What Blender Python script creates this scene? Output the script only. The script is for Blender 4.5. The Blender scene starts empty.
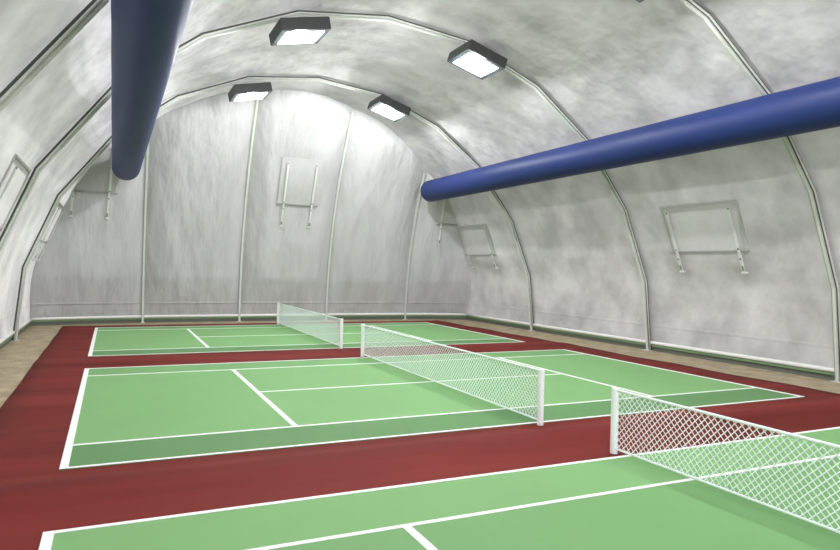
import bpy, bmesh, math, random
from mathutils import Vector, Matrix, noise
random.seed(7)
scene = bpy.context.scene
col = scene.collection
PI = math.pi

# ------------------------------------------------------------------ helpers
def link(name, bm, mat, parent=None, smooth=False):
    me = bpy.data.meshes.new(name)
    bm.normal_update()
    bm.to_mesh(me); bm.free()
    o = bpy.data.objects.new(name, me); col.objects.link(o)
    for m in (mat if isinstance(mat, (list, tuple)) else [mat]):
        me.materials.append(m)
    if smooth:
        for p in me.polygons: p.use_smooth = True
    if parent: o.parent = parent
    return o

def tag(o, label=None, cat=None, group=None, kind=None):
    if label: o['label'] = label
    if cat: o['category'] = cat
    if group: o['group'] = group
    if kind: o['kind'] = kind
    return o

def empty(name, loc=(0, 0, 0), rot=None):
    o = bpy.data.objects.new(name, None); col.objects.link(o)
    o.location = loc; o.empty_display_size = .2
    if rot is not None: o.rotation_euler = rot
    return o

def copy_tree(o, parent=None):
    c = o.copy(); col.objects.link(c)
    if parent: c.parent = parent
    for ch in list(o.children): copy_tree(ch, c)
    return c

def add_box(bm, x0, x1, y0, y1, z0, z1, M=None):
    v = [bm.verts.new((x, y, z)) for z in (z0, z1) for y in (y0, y1) for x in (x0, x1)]
    for f in ((0, 2, 3, 1), (4, 5, 7, 6), (0, 1, 5, 4), (2, 6, 7, 3), (0, 4, 6, 2), (1, 3, 7, 5)):
        bm.faces.new([v[i] for i in f])
    if M is not None:
        for q in v: q.co = M @ q.co
    return v

def bevel(bm, w, seg=2):
    bmesh.ops.bevel(bm, geom=list(bm.edges), offset=w, segments=seg, affect='EDGES', profile=.6)

def add_lathe(bm, prof, n=24, M=None):
    """prof: list of (r, z)"""
    rings = []
    for r, z in prof:
        rings.append([bm.verts.new((r*math.cos(2*PI*k/n), r*math.sin(2*PI*k/n), z)) for k in range(n)])
    for a, b in zip(rings[:-1], rings[1:]):
        for k in range(n):
            bm.faces.new((a[k], a[(k+1) % n], b[(k+1) % n], b[k]))
    bm.faces.new(rings[0][::-1]); bm.faces.new(rings[-1])
    if M is not None:
        for ring in rings:
            for q in ring: q.co = M @ q.co

def add_sweep(bm, path, section, side):
    """sweep a closed 2D section (u along side, w along inward normal) along a polyline, mitred"""
    path = [Vector(p) for p in path]; side = Vector(side).normalized()
    rings = []
    for i, p in enumerate(path):
        a = (path[i]-path[i-1]).normalized() if i else None
        b = (path[i+1]-path[i]).normalized() if i < len(path)-1 else None
        t = (a+b).normalized() if a and b else (a or b)
        n = side.cross(t).normalized()
        k = 1/max(.5, t.dot(a)) if a else 1
        rings.append([bm.verts.new(p+side*u+n*w*k) for u, w in section])
    m = len(section)
    for a, b in zip(rings[:-1], rings[1:]):
        for k in range(m):
            bm.faces.new((a[k], a[(k+1) % m], b[(k+1) % m], b[k]))
    bm.faces.new(rings[0][::-1]); bm.faces.new(rings[-1])
    bmesh.ops.recalc_face_normals(bm, faces=list(bm.faces))

def circ(r, n=12, cu=0, cw=0):
    return [(cu+r*math.cos(2*PI*k/n), cw+r*math.sin(2*PI*k/n)) for k in range(n)]

# ------------------------------------------------------------------ materials
def lin(c):
    return tuple(((v/255)/12.92 if v/255 <= .04045 else ((v/255+.055)/1.055)**2.4) for v in c)+(1,)

def mat(name, rgb, rough=.6, metal=0, spec=.3, var=None, bump=None, seam=False, dist=.1):
    """var: (scale, amount, stretch) brightness mottling of the thing's own colour; bump: (scale, strength, stretch)"""
    m = bpy.data.materials.new(name); m.use_nodes = True
    nt = m.node_tree; b = nt.nodes['Principled BSDF']
    b.inputs['Base Color'].default_value = lin(rgb)
    b.inputs['Roughness'].default_value = rough; b.inputs['Metallic'].default_value = metal
    b.inputs['Specular IOR Level'].default_value = spec
    tc = nt.nodes.new('ShaderNodeTexCoord')
    def nz(scale, stretch, detail=5, rough_=.55):
        mp = nt.nodes.new('ShaderNodeMapping'); mp.inputs['Scale'].default_value = stretch
        nt.links.new(tc.outputs['Object'], mp.inputs['Vector'])
        n = nt.nodes.new('ShaderNodeTexNoise'); n.inputs['Scale'].default_value = scale
        n.inputs['Detail'].default_value = detail; n.inputs['Roughness'].default_value = rough_
        nt.links.new(mp.outputs[0], n.inputs['Vector'])
        return n
    if var:
        n = nz(var[0], var[2]); r = nt.nodes.new('ShaderNodeValToRGB')
        c = lin(rgb); a = var[1]
        r.color_ramp.elements[0].position = .33; r.color_ramp.elements[1].position = .67
        r.color_ramp.elements[0].color = tuple(v*(1-a) for v in c[:3])+(1,)
        r.color_ramp.elements[1].color = tuple(min(1, v*(1+a*.6)) for v in c[:3])+(1,)
        nt.links.new(n.outputs['Fac'], r.inputs['Fac']); nt.links.new(r.outputs['Color'], b.inputs['Base Color'])
    if bump:
        n = nz(bump[0], bump[2], 2.6, .5); bp = nt.nodes.new('ShaderNodeBump')
        bp.inputs['Strength'].default_value = bump[1]; bp.inputs['Distance'].default_value = dist
        h = n.outputs['Fac']
        if seam:                                  # the weld seam that runs along the fabric 1.15 m above the ground
            sx = nt.nodes.new('ShaderNodeSeparateXYZ'); nt.links.new(tc.outputs['Object'], sx.inputs[0])
            d1 = nt.nodes.new('ShaderNodeMath'); d1.operation = 'SUBTRACT'; d1.inputs[1].default_value = 1.13
            nt.links.new(sx.outputs['Z'], d1.inputs[0])
            d2 = nt.nodes.new('ShaderNodeMath'); d2.operation = 'ABSOLUTE'; nt.links.new(d1.outputs[0], d2.inputs[0])
            mr = nt.nodes.new('ShaderNodeMapRange'); mr.interpolation_type = 'SMOOTHSTEP'
            mr.inputs['From Max'].default_value = .09; mr.inputs['To Min'].default_value = .13; mr.inputs['To Max'].default_value = 0
            nt.links.new(d2.outputs[0], mr.inputs['Value'])
            ad = nt.nodes.new('ShaderNodeMath'); nt.links.new(h, ad.inputs[0]); nt.links.new(mr.outputs[0], ad.inputs[1]); h = ad.outputs[0]
        nt.links.new(h, bp.inputs['Height']); nt.links.new(bp.outputs['Normal'], b.inputs['Normal'])
    return m

def emit(name, rgb, s):
    m = bpy.data.materials.new(name); m.use_nodes = True
    b = m.node_tree.nodes['Principled BSDF']
    b.inputs['Base Color'].default_value = lin(rgb)
    b.inputs['Emission Color'].default_value = lin(rgb); b.inputs['Emission Strength'].default_value = s
    return m

M = dict(
    vault=mat('coated_fabric', (196, 195, 195), .7, 0, .2, (.6, .24, (1, 1, 1)), (1.1, .8, (1, 1, 1)), seam=True, dist=.14),
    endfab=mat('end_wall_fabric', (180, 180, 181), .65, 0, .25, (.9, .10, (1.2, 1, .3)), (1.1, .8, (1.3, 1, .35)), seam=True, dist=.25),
    flap=mat('flap_fabric', (198, 197, 197), .6, 0, .25, (1.2, .06, (1, 1, 1)), (2.5, .3, (1, 1, 1))),
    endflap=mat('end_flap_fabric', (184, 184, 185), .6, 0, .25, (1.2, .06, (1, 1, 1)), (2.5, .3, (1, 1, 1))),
    alu=mat('painted_aluminium', (208, 210, 206), .4, .1, .5, (6, .05, (1, 1, 1))),
    groove=mat('dark_keder_groove', (82, 84, 82), .6),
    sage=mat('sage_green_strip', (146, 162, 138), .5, 0, .3, (5, .06, (1, 1, 1))),
    plate=mat('sage_base_plate', (112, 140, 104), .5, 0, .3, (4, .08, (1, 1, 1))),
    pipe=mat('white_base_pipe', (232, 232, 230), .4, 0, .4),
    blue=mat('blue_duct_fabric', (31, 48, 102), .5, 0, .25, (3, .05, (1, .3, 1))),
    house=mat('charcoal_lamp_housing', (50, 51, 52), .5, 0, .4),
    bezel=mat('slate_lamp_bezel', (66, 76, 80), .4, 0, .4),
    glow=emit('lamp_diffuser', (255, 255, 255), 6),
    ground=mat('sandy_ground', (172, 158, 134), .95, 0, .1, (1.6, .22, (1, 1, 1)), (9, .35, (1, 1, 1))),
    red=mat('red_acrylic', (114, 42, 38), .75, 0, .10, (.7, .34, (.13, 1, 1))),
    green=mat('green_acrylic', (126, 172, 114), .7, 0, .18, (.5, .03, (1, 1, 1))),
    green_part_shaded=mat('part_shaded_green_acrylic', (118, 164, 108), .7, 0, .18, (.5, .03, (1, 1, 1))),  # the court green with slight shading put into the colour
    green_shaded=mat('shaded_green_acrylic', (99, 142, 92), .7, 0, .18, (.5, .03, (1, 1, 1))),  # the court green again, near-side shading put into the colour
    line=mat('white_line_paint', (248, 248, 248), .6, 0, .2),
    net=mat('pale_net_cord', (246, 250, 255), .55, 0, .3),
    post=mat('white_net_post', (248, 255, 255), .4, 0, .4),
    buckle=mat('green_strap_buckle', (126, 150, 120), .4, .2, .5),
    batten=mat('grey_batten', (150, 151, 149), .5, 0, .3),
    gap_shade=mat('grey_gap_shade', (104, 108, 100), .7),  # painted shade of the gap between base plate and ground
    strap=mat('white_strap_webbing', (208, 209, 207), .5, 0, .3),
)

def translucent(m, fac):
    # thin coated fabric: part of the daylight on the outside comes through
    nt = m.node_tree; b = nt.nodes['Principled BSDF']; out = nt.nodes['Material Output']
    t = nt.nodes.new('ShaderNodeBsdfTranslucent')
    mx = nt.nodes.new('ShaderNodeMixShader'); mx.inputs[0].default_value = fac
    src = b.inputs['Base Color'].links[0].from_socket; nt.links.new(src, t.inputs['Color'])
    nb = b.inputs['Normal'].links
    if nb: nt.links.new(nb[0].from_socket, t.inputs['Normal'])
    nt.links.new(b.outputs[0], mx.inputs[1]); nt.links.new(t.outputs[0], mx.inputs[2]); nt.links.new(mx.outputs[0], out.inputs['Surface'])
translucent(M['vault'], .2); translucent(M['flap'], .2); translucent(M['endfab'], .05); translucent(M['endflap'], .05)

# ------------------------------------------------------------------ dimensions (metres)
CX = .5                                   # centre line of the hall
HALF = [(0, 12.7), (3.35, 12.3), (6.5, 11.0), (9.05, 9.05), (11.2, 6.2), (12.45, 3.1), (12.78, 0)]
NODES = [(CX-x, z) for x, z in HALF[::-1]]+[(CX+x, z) for x, z in HALF[1:]]      # left foot .. apex .. right foot
RIBS = [14.2, 5.2, -3.3, -12.0, -20.8]
SKEW = -.042                              # the arches stand very slightly askew to the courts
FRONT = -21.5

def y_end(x, z):
    return 22.75-1.2*abs((x-CX)/12.9)**4-.028*z*z

def offset_node(i, d):
    x, z = NODES[i]; v = Vector((x-CX, z-min(z, 2.5)*1.0)); v.normalize()
    return Vector((x+v.x*d, z+v.y*d))

MOFF = .14
MN = [offset_node(i, MOFF) for i in range(len(NODES))]
MN[0].y = MN[-1].y = 0
NS = 10                                   # samples along each segment
def prof_point(i, t, sm):
    a, b = MN[i], MN[i+1]
    p0 = MN[i-1] if i else a*2-b
    p3 = MN[i+2] if i+2 < len(MN) else b*2-a
    lin_ = a.lerp(b, t)
    cr = .5*((2*a)+(b-p0)*t+(2*p0-5*a+4*b-p3)*t*t+(3*b-a*1-3*b*0-p0+a*-2+p3-b*0 if False else (-p0+3*a-3*b+p3))*t**3)
    return lin_.lerp(cr, sm)

# ------------------------------------------------------------------ fabric vault
SIDE_FLAPS = [(True, .95, 1.72), (True, 18.4, 1.72), (False, 3.7, 1.65), (False, 18.6, 1.65)]
def make_vault():
    segs = len(MN)-1
    S = [(i, k/NS) for i in range(segs) for k in range(NS)]+[(segs-1, 1.0)]
    NY = 150
    bounds = sorted(RIBS)
    grid = []
    for (i, t) in S:
        q = prof_point(i, t, 1)
        ye = y_end(q.x, q.y)+.12
        row = []
        for j in range(NY+1):
            y = FRONT+(ye-FRONT)*j/NY
            yk = y-SKEW*(q.x-CX)
            lo = max([b for b in bounds if b <= yk], default=FRONT-1); hi = min([b for b in bounds if b > yk], default=ye-SKEW*(q.x-CX)+.01)
            f = (yk-lo)/(hi-lo); pil = math.sin(PI*min(max(f, 0), 1))**.7
            last = yk > RIBS[0]
            sm = pil if not last else max(pil, f)
            mk = 0
            for sd_, yc, hw_ in SIDE_FLAPS:
                if (q.x > CX) == sd_:
                    dd = max(abs(y-yc)-hw_-.15, abs(q.y-5.15)-1.1, 0)
                    mk = max(mk, 1-min(1, dd/.7)); 
            mk = mk*mk*(3-2*mk)
            p = prof_point(i, t, (.25+.75*sm)*(1-mk))
            n = Vector((p.x-CX, max(p.y-2.5, 0))); n.normalize()
            s = i+t
            low = min(1, min(s, segs-s)*1.6)
            bulge = .16*pil*low
            nv = Vector((p.x*.55, y*.55, p.y*.55))
            w = noise.noise(nv)*.075+noise.noise(nv*2.3+Vector((9, 3, 1)))*.04+noise.noise(nv*5)*.012
            w *= (.25+.75*pil)*max(low, .15)
            p = p+n*(bulge+w)*(1-mk)
            row.append(Vector((p.x, y, p.y)))
        grid.append(row)
    ns = len(grid)
    def normal(a, b):
        du = grid[min(a+1, ns-1)][b]-grid[max(a-1, 0)][b]
        dv = grid[a][min(b+1, NY)]-grid[a][max(b-1, 0)]
        n = du.cross(dv).normalized()
        c = Vector((CX, 0, 3))-grid[a][b]; c.y = 0
        return n if n.dot(c) > 0 else -n
    for name, i0, i1 in (('wall_left', 0, 2*NS), ('ceiling', 2*NS, (segs-2)*NS), ('wall_right', (segs-2)*NS, segs*NS)):
        bm = bmesh.new(); V = {}; nr = []
        for a in range(i0, i1+1):
            for b in range(NY+1):
                V[a, b] = bm.verts.new(grid[a][b]); nr.append(normal(a, b))
        for a in range(i0, i1):
            for b in range(NY):
                q = (grid[a][b]+grid[a+1][b+1])/2
                if any((q.x > CX) == sd_ and abs(q.y-yc) < hw_-.12 and 4.30 < q.z < 6.02 for sd_, yc, hw_ in SIDE_FLAPS): continue
                bm.faces.new((V[a, b], V[a+1, b], V[a+1, b+1], V[a, b+1]))
        bmesh.ops.recalc_face_normals(bm, faces=list(bm.faces))
        bm.faces.ensure_lookup_table(); f = bm.faces[len(bm.faces)//2]
        f.normal_update()
        c = Vector((CX, 0, 3))-f.calc_center_median(); c.y = 0
        if f.normal.dot(c) < 0: bmesh.ops.reverse_faces(bm, faces=list(bm.faces))
        o = link(name, bm, M['vault'], smooth=True)
        o.data.normals_split_custom_set_from_vertices(nr)
        tag(o, kind='structure')
make_vault()

# ------------------------------------------------------------------ end wall
POSTX = [-7.0, -1.65, 3.75, 9.15]
EDGE = [-12.5]+POSTX+[13.5]
def ztop(x):
    best = 0
    for i in range(len(MN)-1):
        for k in range(12):
            a = prof_point(i, k/12, 1); b = prof_point(i, (k+1)/12, 1)
            if min(a.x, b.x) <= x <= max(a.x, b.x) and abs(b.x-a.x) > 1e-6:
                best = max(best, a.y+(b.y-a.y)*(x-a.x)/(b.x-a.x))
    return best
END_FLAPS = [(-9.45, 9.5, 5.0), (1.25, 9.55, 5.3), (11.3, 8.9, 4.8)]; END_D = .68
def make_end():
    bm = bmesh.new()
    xs = []
    xl, xr = MN[0].x, MN[-1].x
    N = 170; NZ = 60
    for k in range(N+1):
        s = k/N
        s = .5-.5*math.cos(PI*s)*(.35)-(.5-s)*.65*1.0+0 if False else s
        xs.append(xl+(xr-xl)*s)
    for e in range(1, 8):
        xs += [xl+.012*e*e, xr-.012*e*e]
    xs = sorted(xs)
    rows = []
    for x in xs:
        zt = max(ztop(x), .02)*1.02+.06; x_ = x+.24*((x-CX)/12.9)**5
        lo = max([e for e in EDGE if e <= x]); hi = min([e for e in EDGE if e > x])
        t = 2*(x-lo)/(hi-lo)-1
        if lo == EDGE[0] and t < 0: t *= .55
        if hi == EDGE[-1] and t > 0: t *= .55
        pil = 1-abs(t)**4.2
        r = []
        for j in range(NZ+1):
            z = zt*j/NZ
            foot = max(0, min(1, (z-.42)/1.2)); head = min(1, (zt-z)/.8)
            d = .75*pil*max(0, min(1, (z-.42)/2.2))**.7*(.4+.6*head)
            v = Vector((x*.9, 0, z*.22))
            d += (noise.noise(v)*.07+noise.noise(v*2.4+Vector((4, 7, 0)))*.04+noise.noise(Vector((x*1.8, 3, z*.9)))*.025)*(.15+.85*pil)*foot
            for xc, z0, z1 in END_FLAPS:
                dd = max(abs(x-xc)-1.25, z-z0-.1, z1-z, 0); mk = 1-min(1, dd/.6); mk = mk*mk*(3-2*mk)
                d = d*(1-mk)+END_D*mk
            r.append(bm.verts.new((x_, y_end(x, z)-d, z)))
        rows.append(r)
    for a, b in zip(rows[:-1], rows[1:]):
        for j in range(NZ):
            bm.faces.new((a[j], b[j], b[j+1], a[j+1]))
    o = link('wall_back', bm, M['endfab'], smooth=True)
    tag(o, kind='structure')
make_end()

# ------------------------------------------------------------------ ground
bm = bmesh.new()
add_box(bm, -40, 40, -60, 40, -.3, 0)
tag(link('floor', bm, M['ground']), kind='structure')

# courts: x half length 9.33, widths 10.97, near edges y
HL, W, A, SV = 9.33, 10.97, 1.50, 5.03
YC = [-19.04, -5.35, 8.54]
RX = 10.85
def red_z(x, y):
    z = .03
    for yr, h, b_, f_ in ((-6.5, .12, .60, .85), (7.3, .05, .8, .8)):
        t = y-yr
        z += h*math.exp(-(t/(b_ if t > 0 else f_))**2)
    # low folds in the side margins
    m = max(0, min(1, (abs(x)-9.5)/.5))
    z += m*.03*(math.sin(y*1.35+.6)+1)*.5
    return z
bm = bmesh.new()
ys = [-24+k*.12 for k in range(int((20.95+24)/.12)+1)]; xs = [-RX, -10.3, -9.9, -9.6, -9.32]+[-9.32+k*18.64/8 for k in range(1, 8)]+[9.32, 9.6, 9.9, 10.3, RX]
g = [[bm.verts.new((x, y, red_z(x, y) if 0 < i < len(xs)-1 else red_z(x, y))) for y in ys] for i, x in enumerate(xs)]
for i in range(len(xs)-1):
    for j in range(len(ys)-1):
        if abs(xs[i]+xs[i+1])/2 < HL-.02 and any(y0+.01 < ys[j] and ys[j+1] < y0+W-.01 for y0 in YC): continue      # the courts fill these openings
        bm.faces.new((g[i][j], g[i+1][j], g[i+1][j+1], g[i][j+1]))
# skirts down to the ground
for i in (0, len(xs)-1):
    b = [bm.verts.new((v.co.x, v.co.y, 0)) for v in g[i]]
    for j in range(len(ys)-1): bm.faces.new((g[i][j], g[i][j+1], b[j+1], b[j]))
bmesh.ops.recalc_face_normals(bm, faces=list(bm.faces))
red = link('court_surround', bm, M['red'], smooth=True)
tag(red, 'red acrylic surround sheet lying under and between the green tennis courts', 'sports flooring')

def slab(name, x0, x1, y0, y1, z0, z1, m, parent):
    bm = bmesh.new(); add_box(bm, x0, x1, y0, y1, z0, z1)
    return link(name, bm, m, parent)

def make_court(y0, label, inner, far, z=.05):
    r = empty('tennis_court', (0, y0, 0))
    tag(r, label, 'tennis court', 'tennis courts side by side')
    slab('court_surface', -HL, HL, A, W-A, .0, z, M[inner], r)
    n = slab('doubles_alley', -HL, HL, 0, A, .0, z, M['green_shaded'], r); n['label'] = 'doubles alley on the near side, shading painted into its darker green'
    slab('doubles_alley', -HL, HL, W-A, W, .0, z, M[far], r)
    a, b = z-.002, z+.006
    bw, lw, sw = .13, .085, .12
    for s in (-1, 1):
        x0, x1 = sorted((s*HL, s*(HL-bw)))
        slab('baseline', x0, x1, 0, W, a, b+.001, M['line'], r)
        slab('service_line', s*SV-sw/2, s*SV+sw/2, A, W-A, a, b, M['line'], r)
    slab('sideline', -HL, HL, 0, lw, a, b, M['line'], r)
    slab('sideline', -HL, HL, W-lw, W, a, b, M['line'], r)
    slab('singles_line', -HL, HL, A-lw/2, A+lw/2, a, b+.0005, M['line'], r)
    slab('singles_line', -HL, HL, W-A-lw/2, W-A+lw/2, a, b+.0005, M['line'], r)
    slab('centre_service_line', -SV, SV, W/2-lw/2, W/2+lw/2, a, b+.0015, M['line'], r)
    return r
make_court(YC[0], 'nearest green tennis court, cut off by the bottom of the picture', 'green_part_shaded', 'green')
make_court(YC[1], 'middle green tennis court with white lines, between two red strips', 'green', 'green_part_shaded')
make_court(YC[2], 'farthest green tennis court, next to the pale end wall', 'green', 'green_part_shaded')

# ------------------------------------------------------------------ nets
NH = 1.20; ND = .19
def make_net():
    r = empty('tennis_net')
    y0, y1 = -ND, W+ND
    for yy in (y0, y1):
        bm = bmesh.new()
        add_lathe(bm, [(.066, 0), (.07, .004), (.07, 1.225), (.066, 1.24), (.05, 1.245)], 24, Matrix.Translation((0, yy, 0)))
        p = link('post', bm, M['post'], r, smooth=False)
    zb, zt = .10, 1.205
    bm = bmesh.new()
    hw = .009; H = zt-zb; st = .124; L = y1-y0
    def strand(p, q, dx):
        d = (q-p).normalized(); n = Vector((0, -d.z, d.y)); sx = Vector((1, 0, 0))
        ring = []
        for c in (p, q):
            ring.append([bm.verts.new(c+n*a*hw+sx*(dx+b*hw*.8)) for a, b in ((1, 0), (0, 1), (-1, 0), (0, -1))])
        for k in range(4):
            bm.faces.new((ring[0][k], ring[0][(k+1) % 4], ring[1][(k+1) % 4], ring[1][k]))
    k = -int(H/st)-1
    while k*st < L:
        s = k*st
        a0 = max(0, -s); a1 = min(H, L-s)
        if a1-a0 > .02:
            strand(Vector((0, y0+s+a0, zb+a0)), Vector((0, y0+s+a1, zb+a1)), .005)
            strand(Vector((0, y0+s+a0, zt-a0)), Vector((0, y0+s+a1, zt-a1)), -.005)
        k += 1
    bmesh.ops.recalc_face_normals(bm, faces=list(bm.faces))
    link('net_mesh', bm, M['net'], r)
    for nm, z, rad in (('top_tape', zt, .024), ('bottom_cord', zb, .020)):
        bm = bmesh.new()
        add_lathe(bm, [(rad, 0), (rad, L)], 10, Matrix.Translation((0, y0, z)) @ Matrix.Rotation(-PI/2, 4, 'X'))
        link(nm, bm, M['post'], r)
    return r
net = make_net()
NL = ['white diamond-mesh net crossing the nearest court at lower right', 'white diamond-mesh net across the middle court, both posts in view', 'small far white net across the court by the end wall']
for k, y0 in enumerate(YC):
    n = net if k == 0 else copy_tree(net)
    n.location = (.03, y0, .05)
    tag(n, NL[k], 'net', 'nets across the tennis courts')
# the posts of the sideline overhang stand on the red sheet: carry them down
# ------------------------------------------------------------------ arch ribs
def make_rib():
    r = empty('arch_rib')
    path = [(x, 0, z) for x, z in NODES]
    # web: box profile with two rounded lips
    bm = bmesh.new()
    add_sweep(bm, path, [(-.055, -.10), (.055, -.10), (.055, .06), (.035, .085), (-.035, .085), (-.055, .06)], (0, 1, 0))
    link('rail', bm, M['alu'], r)
    bm = bmesh.new()
    add_sweep(bm, path, [(-.105, -.10), (-.0555, -.10), (-.0555, .01), (-.105, .01)], (0, 1, 0))
    g_ = link('keder_groove', bm, M['groove'], r); g_['label'] = 'dark groove along the near side'
    bm = bmesh.new()
    add_sweep(bm, path, circ(.032, 10, -.13, .0), (0, 1, 0))
    link('keder_tube', bm, M['alu'], r, smooth=True)
    bm = bmesh.new()
    add_sweep(bm, path, [(.0555, -.10), (.15, -.10), (.15, -.03), (.135, -.01), (.0555, .01)], (0, 1, 0))
    s = link('keder_strip', bm, M['sage'], r); s['label'] = 'sage green strip along the far side'
    for x in (NODES[0][0], NODES[-1][0]):
        bm = bmesh.new()
        add_box(bm, x-.16, x+.16, -.17, .17, 0, .025)
        link('foot_plate', bm, M['alu'], r)
    return r
rib = make_rib()
RL = ['aluminium arch rib closest to the end wall, carrying the two smaller far lamps',
      'middle aluminium arch rib carrying the two large lamps at top centre',
      'near aluminium arch rib coming down at the right edge of the picture',
      'aluminium arch rib over the nearest court, second from the open front end',
      'aluminium arch rib at the open front end of the hall']
for k, y in enumerate(RIBS):
    o = rib if k == 0 else copy_tree(rib)
    o.location = (0, y-SKEW*CX, 0); o.rotation_euler = (0, 0, math.atan(SKEW))
    tag(o, RL[k], 'arch rib', 'arch ribs of the hall')

# ------------------------------------------------------------------ end wall posts
PLB = ['slim curved end wall post leftmost, passing behind the left blue tube end',
       'slim curved end wall post topped by the far left lamp',
       'slim curved end wall post right of the central strapped flap',
       'slim curved end wall post rising to the tip of the right blue tube']
for k, x in enumerate(POSTX):
    zt = ztop(x)-.12
    r = empty('end_wall_post', (x, y_end(x, 0), 0))
    tag(r, PLB[k], 'post', 'end wall posts')
    path = [(0, y_end(x, zt*j/16)-y_end(x, 0)-.16, zt*j/16) for j in range(17)]
    bm = bmesh.new(); add_sweep(bm, path, [(-.05, -.09), (.05, -.09), (.05, .05), (.035, .065), (-.035, .065), (-.05, .05)], (-1, 0, 0))
    link('upright', bm, M['alu'], r)
    bm = bmesh.new(); add_sweep(bm, path, [(.0505, -.09), (.09, -.09), (.09, .0), (.0505, .02)], (1, 0, 0))
    s = link('keder_strip', bm, M['sage'], r); s['label'] = 'sage green strip beside the upright'
    bm = bmesh.new(); add_box(bm, -.13, .13, -.29, -.03, 0, .02); link('foot_plate', bm, M['alu'], r)

# ------------------------------------------------------------------ base rails
def base_rail(name, pts, side):
    """pts: plan polyline"""
    r = empty(name, (pts[0][0], pts[0][1], 0)); tag(r, kind='structure')
    o = Vector((pts[0][0], pts[0][1], 0))
    P_ = [Vector((x, y, 0))-o for x, y in pts]
    def sweep(section, m, nm, smooth=False):
        bm = bmesh.new(); rings = []
        for i, p in enumerate(P_):
            a = P_[max(i-1, 0)]; b = P_[min(i+1, len(P_)-1)]
            t = (b-a).normalized(); n = Vector((-t.y, t.x, 0))*side
            rings.append([bm.verts.new(p+n*u+Vector((0, 0, w))) for u, w in section])
        k_ = len(section)
        for a, b in zip(rings[:-1], rings[1:]):
            for k in range(k_): bm.faces.new((a[k], a[(k+1) % k_], b[(k+1) % k_], b[k]))
        bm.faces.new(rings[0]); bm.faces.new(rings[-1][::-1])
        bmesh.ops.recalc_face_normals(bm, faces=list(bm.faces))
        link(nm, bm, m, r, smooth)
    sweep([(u, w+.36) for u, w in circ(.075, 12, .075)], M['pipe'], 'base_pipe', True)
    sweep([(.03, .19), (.10, .19), (.10, .283), (.03, .283)], M['plate'], 'base_plate')
    sweep([(-.02, 0), (.02, 0), (.02, .32), (-.02, .32)], M['gap_shade'], 'gap_shade_strip')  # dark strip standing in for the shadow under the base plate
xl, xr = MN[0].x+.02, MN[-1].x-.02
base_rail('baseboard_left', [(xl, FRONT+.3+(y_end(xl, 0)-.1-FRONT-.3)*k/20) for k in range(21)], -1)
base_rail('baseboard_right', [(xr, FRONT+.3+(y_end(xr, 0)-.1-FRONT-.3)*k/20) for k in range(21)], 1)
base_rail('baseboard_back', [(xl+(xr-xl)*k/40, y_end(xl+(xr-xl)*k/40, .2)-.04) for k in range(41)], -1)

# ------------------------------------------------------------------ blue air ducts
def duct(x, z, label):
    R_ = .664; y1 = 19.12; L = 40.6
    r = empty('air_duct', (x, y1, z))
    tag(r, label, 'air duct', 'blue ducts along the hall')
    bm = bmesh.new()
    prof = [(R_*.93, 0), (R_*.985, .035), (R_, .10)]+[(R_*(1+.004*math.sin(k*1.7)), .1+k*(L-.2)/40) for k in range(1, 41)]+[(R_*.98, L)]
    add_lathe(bm, prof, 56, Matrix.Rotation(PI/2, 4, 'X'))
    link('duct_tube', bm, M['blue'], r, smooth=True)
    return r
duct(-8.037, 8.23, 'thick blue duct tube on the left, running overhead toward the camera')
duct(9.2, 8.25, 'thick blue duct tube on the right, slanting across the wall')

# ------------------------------------------------------------------ lamps
LW, LL, LH = 1.72, 1.74, .42
def make_lamp():
    r = empty('ceiling_lamp')
    w, l, h = LW/2, LL/2, LH/2
    bm = bmesh.new()
    # body with a recessed face: outer shell + rim
    o = [(-w, -l), (w, -l), (w, l), (-w, l)]; k = .84
    top = [bm.verts.new((x*.97, y*.97, h)) for x, y in o]
    sh = [bm.verts.new((x, y, h-.03)) for x, y in o]
    bot = [bm.verts.new((x, y, -h)) for x, y in o]
    inn = [bm.verts.new((x*.96, y*.96, -h)) for x, y in o]
    bm.faces.new(top)
    for a, b in ((top, sh), (sh, bot), (bot, inn)):
        for i in range(4): bm.faces.new((a[i], a[(i+1) % 4], b[(i+1) % 4], b[i]))
    bm.faces.new(inn[::-1])
    bmesh.ops.recalc_face_normals(bm, faces=list(bm.faces))
    link('housing', bm, M['house'], r)
    bm = bmesh.new()
    a = [bm.verts.new((x*.955, y*.955, -h-.004)) for x, y in o]; b = [bm.verts.new((x*.79, y*.79, -h-.012)) for x, y in o]
    a2 = [bm.verts.new((x*.955, y*.955, -h+.002)) for x, y in o]; b2 = [bm.verts.new((x*.79, y*.79, -h+.002)) for x, y in o]
    for p, q in ((a, b), (a2, a), (b, b2), (b2, a2)):
        for i in range(4): bm.faces.new((p[i], p[(i+1) % 4], q[(i+1) % 4], q[i]))
    bmesh.ops.recalc_face_normals(bm, faces=list(bm.faces))
    link('bezel', bm, M['bezel'], r)
    bm = bmesh.new(); add_box(bm, -w*.785, w*.785, -l*.785, l*.785, -h-.018, -h+.001)
    link('diffuser', bm, M['glow'], r)
    for s in (-1, 1):
        bm = bmesh.new(); add_box(bm, s*.45-.03, s*.45+.03, -.25, .7, h-.01, h+.03); add_box(bm, s*.45-.03, s*.45+.03, .6, .66, h, h+.3)
        link('bracket', bm, M['groove'], r)
    return r
LAMPE = 300
lamp = make_lamp()
LLB = {(0, -1): 'smaller far lamp on the left, in front of the bright end wall top',
       (0, 1): 'smaller far lamp on the right, tilted down the roof slope',
       (1, -1): 'large dark square lamp at top centre left, glowing white below',
       (1, 1): 'large dark square lamp right of top centre, tilted to the right',
       (2, -1): 'near ceiling lamp left of the ridge, above the picture edge',
       (2, 1): 'near ceiling lamp just cut off by the top edge of the picture',
       (3, -1): 'ceiling lamp left of the ridge over the nearest court',
       (3, 1): 'ceiling lamp right of the ridge over the nearest court'}
first = True
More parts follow.
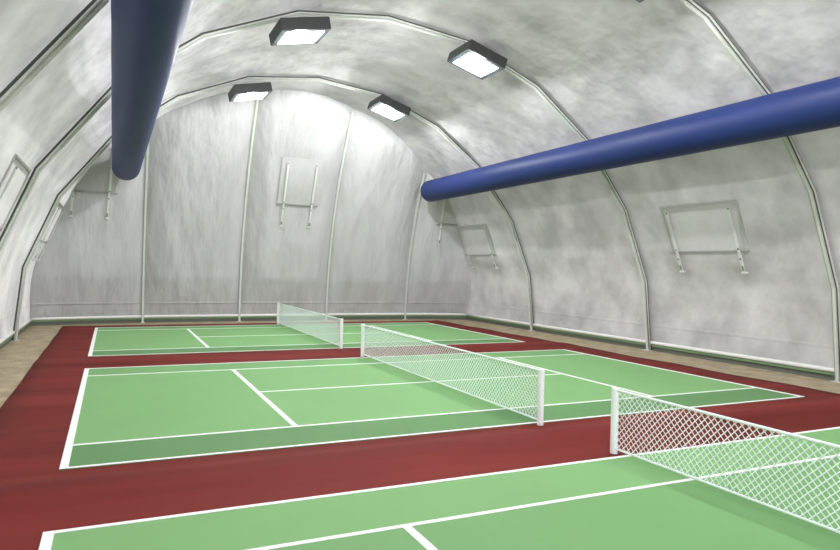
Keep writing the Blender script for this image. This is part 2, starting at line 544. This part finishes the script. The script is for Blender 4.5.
for k, y in enumerate((14.13, 5.09, -3.78, -12.7)):
    for s in (-1, 1):
        o = lamp if first else copy_tree(lamp); first = False
        o.location = (-2.837, y, 11.61) if s < 0 else (4.294, y, 11.73)
        o.rotation_euler = (0, -.207 if s < 0 else .294, 0)
        tag(o, LLB[k, s], 'lamp', 'square ceiling lamps')
        ld = bpy.data.lights.new('lamp_bulb', 'POINT'); ld.energy = (860, 130, 130, 140)[k]; ld.shadow_soft_size = .14 if k == 0 else .08
        lo = bpy.data.objects.new('lamp_bulb', ld); col.objects.link(lo); lo.parent = o
        lo.location = (0, 0, -LH/2-(.10 if k else .16))

# ------------------------------------------------------------------ strapped vent flaps
def make_flap(wid, hgt, drop, label, group, fabric=None):
    """local: X across, Z up along the wall, -Y into the room; origin at the top centre"""
    r = empty('vent_flap'); tag(r, label, 'vent flap', group)
    w = wid/2
    bm = bmesh.new()
    nx, nz = 14, 10
    g = [[bm.verts.new((-w+wid*i/nx, .015-.03*math.sin(PI*i/nx)*math.sin(PI*j/nz), -hgt*j/nz)) for j in range(nz+1)] for i in range(nx+1)]
    for i in range(nx):
        for j in range(nz): bm.faces.new((g[i][j], g[i+1][j], g[i+1][j+1], g[i][j+1]))
    fm = M['flap'] if fabric is None else fabric
    link('flap_panel', bm, fm, r, smooth=True)
    bm = bmesh.new()
    e = .07; hf = -.02 if fabric is None else .0; sw = .07 if fabric is None else .055
    add_box(bm, -w-.04, w+.04, hf, .03, -e, .02)
    add_box(bm, -w-.04, -w+e, hf, .03, -hgt, -e); add_box(bm, w-e, w+.04, hf, .03, -hgt, -e)
    bevel(bm, .008, 1)
    link('welded_hem', bm, fm, r)
    bm = bmesh.new(); add_box(bm, -w-.05, w+.05, -.055, .03, -hgt-.04, -hgt+.04); bevel(bm, .012, 2)
    link('bottom_batten', bm, M['batten'], r)
    for s in (-1, 1):
        sx = s*(w-.33)
        bm = bmesh.new(); add_box(bm, sx-sw, sx+sw, -.095, -.06, -drop, -.22); bevel(bm, .01, 1)
        st = link('strap', bm, M['strap'], r)
        for zz, hh in ((-.28, .035), (-hgt+.12, .04), (-hgt-.28, .04), (-drop+.17, .10)):
            bm = bmesh.new(); add_box(bm, sx-.04, sx+.04, -.115, -.09, zz-hh, zz+hh); bevel(bm, .01, 1)
            link('buckle', bm, M['buckle'], st)
        bm = bmesh.new(); add_box(bm, sx-.12, sx+.12, -.11, .02, -drop-.06, -drop+.0); bevel(bm, .01, 1)
        link('strap_foot', bm, M['strap'], st)
    return r

def place(o, origin, ax, up):
    ax = Vector(ax).normalized(); up = Vector(up).normalized(); yy = up.cross(ax).normalized()
    mt = Matrix((ax, yy, up)).transposed().to_4x4(); mt.translation = origin
    o.matrix_world = mt
# side walls: segment from node 4 (z 6.2) down to node 5 (z 3.1)
a, b = MN[10], MN[11]                      # right wall
up = Vector((a.x-b.x, 0, a.y-b.y)).normalized()
tR = lambda z: a.lerp(b, (a.y-z)/(a.y-b.y))
def right_flap(yc, label):
    f = make_flap(3.6, 1.98, 2.80, label, 'strapped flaps on the side walls'); p = tR(6.22)
    n = Vector((-up.z, 0, up.x)); n = n if n.x < 0 else -n
    place(f, Vector((p.x, yc, p.y))+n*.02-n*.0, (0, -1, 0), up)
    return f
right_flap(.95, 'strapped rectangular flap on the right wall, largest in view')
right_flap(18.4, 'small far strapped flap on the right wall near the end corner')
a2, b2 = MN[2], MN[1]
upL = Vector((a2.x-b2.x, 0, a2.y-b2.y)).normalized()
for yc, lb in ((3.7, 'strapped flap on the left wall, cut by the left picture edge'), (18.6, 'far strapped flap on the left wall next to the end wall')):
    f = make_flap(3.3, 1.95, 2.86, lb, 'strapped flaps on the side walls')
    p = a2.lerp(b2, (a2.y-6.12)/(a2.y-b2.y)); n = Vector((upL.z, 0, -upL.x)); n = n if n.x > 0 else -n
    place(f, Vector((p.x, yc, p.y))+n*.02, (0, 1, 0), upL)
for (xc, z0, z1), lb in zip(END_FLAPS, ('strapped flap on the end wall, left of the left tube end', 'strapped flap in the middle of the bright end wall', 'strapped flap on the end wall by the right corner, under the tube tip')):
    f = make_flap(2.35, 2.75, 4.1, lb, 'strapped flaps on the end wall', M['endflap'])
    ye = lambda x, z: y_end(x, z)-END_D-.05
    pt = Vector((xc, ye(xc, z0), z0)); pb = Vector((xc, ye(xc, z0-3), z0-3))
    ax = Vector((1, (y_end(xc+.5, z0)-y_end(xc-.5, z0)), 0)).normalized(); upv = (pt-pb).normalized()
    upv = (upv-ax*upv.dot(ax)).normalized()
    place(f, pt, ax, upv)

# ------------------------------------------------------------------ world, camera
w = bpy.data.worlds.new('World'); scene.world = w; w.use_nodes = True
bg = w.node_tree.nodes['Background']
# hazy sky: brighter near the horizon than overhead
nt = w.node_tree
tc = nt.nodes.new('ShaderNodeTexCoord'); sx = nt.nodes.new('ShaderNodeSeparateXYZ'); mr = nt.nodes.new('ShaderNodeMapRange')
nt.links.new(tc.outputs['Generated'], sx.inputs[0]); nt.links.new(sx.outputs['Z'], mr.inputs['Value'])
mr.inputs['From Min'].default_value = 0; mr.inputs['From Max'].default_value = .8
mr.inputs['To Min'].default_value = 3.3; mr.inputs['To Max'].default_value = .1
nt.links.new(mr.outputs[0], bg.inputs['Strength'])
bg.inputs['Color'].default_value = (.97, .97, 1, 1)
sd = bpy.data.lights.new('sun', 'SUN'); sd.energy = 8; sd.angle = .02
so = bpy.data.objects.new('sun', sd); col.objects.link(so)
so.rotation_euler = Vector((-.86, .36, .36)).to_track_quat('Z', 'Y').to_euler()
so.location = (-30, 20, 20)

yaw, pit, roll = .4418, .0109, .0233
c, s = math.cos, math.sin
fw = Vector((s(yaw)*c(pit), c(yaw)*c(pit), -s(pit))); rt = Vector((c(yaw), -s(yaw), 0)); up_ = rt.cross(fw)
r2 = rt*c(roll)+up_*s(roll); u2 = up_*c(roll)-rt*s(roll)
cd = bpy.data.cameras.new('camera'); cam = bpy.data.objects.new('camera', cd); col.objects.link(cam)
cd.sensor_width = 36; cd.lens = 651.46*36/840; cd.clip_end = 300; cd.clip_start = .05
mt = Matrix((r2, u2, -fw)).transposed().to_4x4(); mt.translation = (-8.604, -17.386, 3.419+.05)
cam.matrix_world = mt
scene.camera = cam
vs = scene.view_settings
scene.display_settings.display_device = 'sRGB'
vs.view_transform = 'Standard'; vs.look = 'None'; vs.gamma = 1; vs.use_curve_mapping = False
vs.exposure = 0
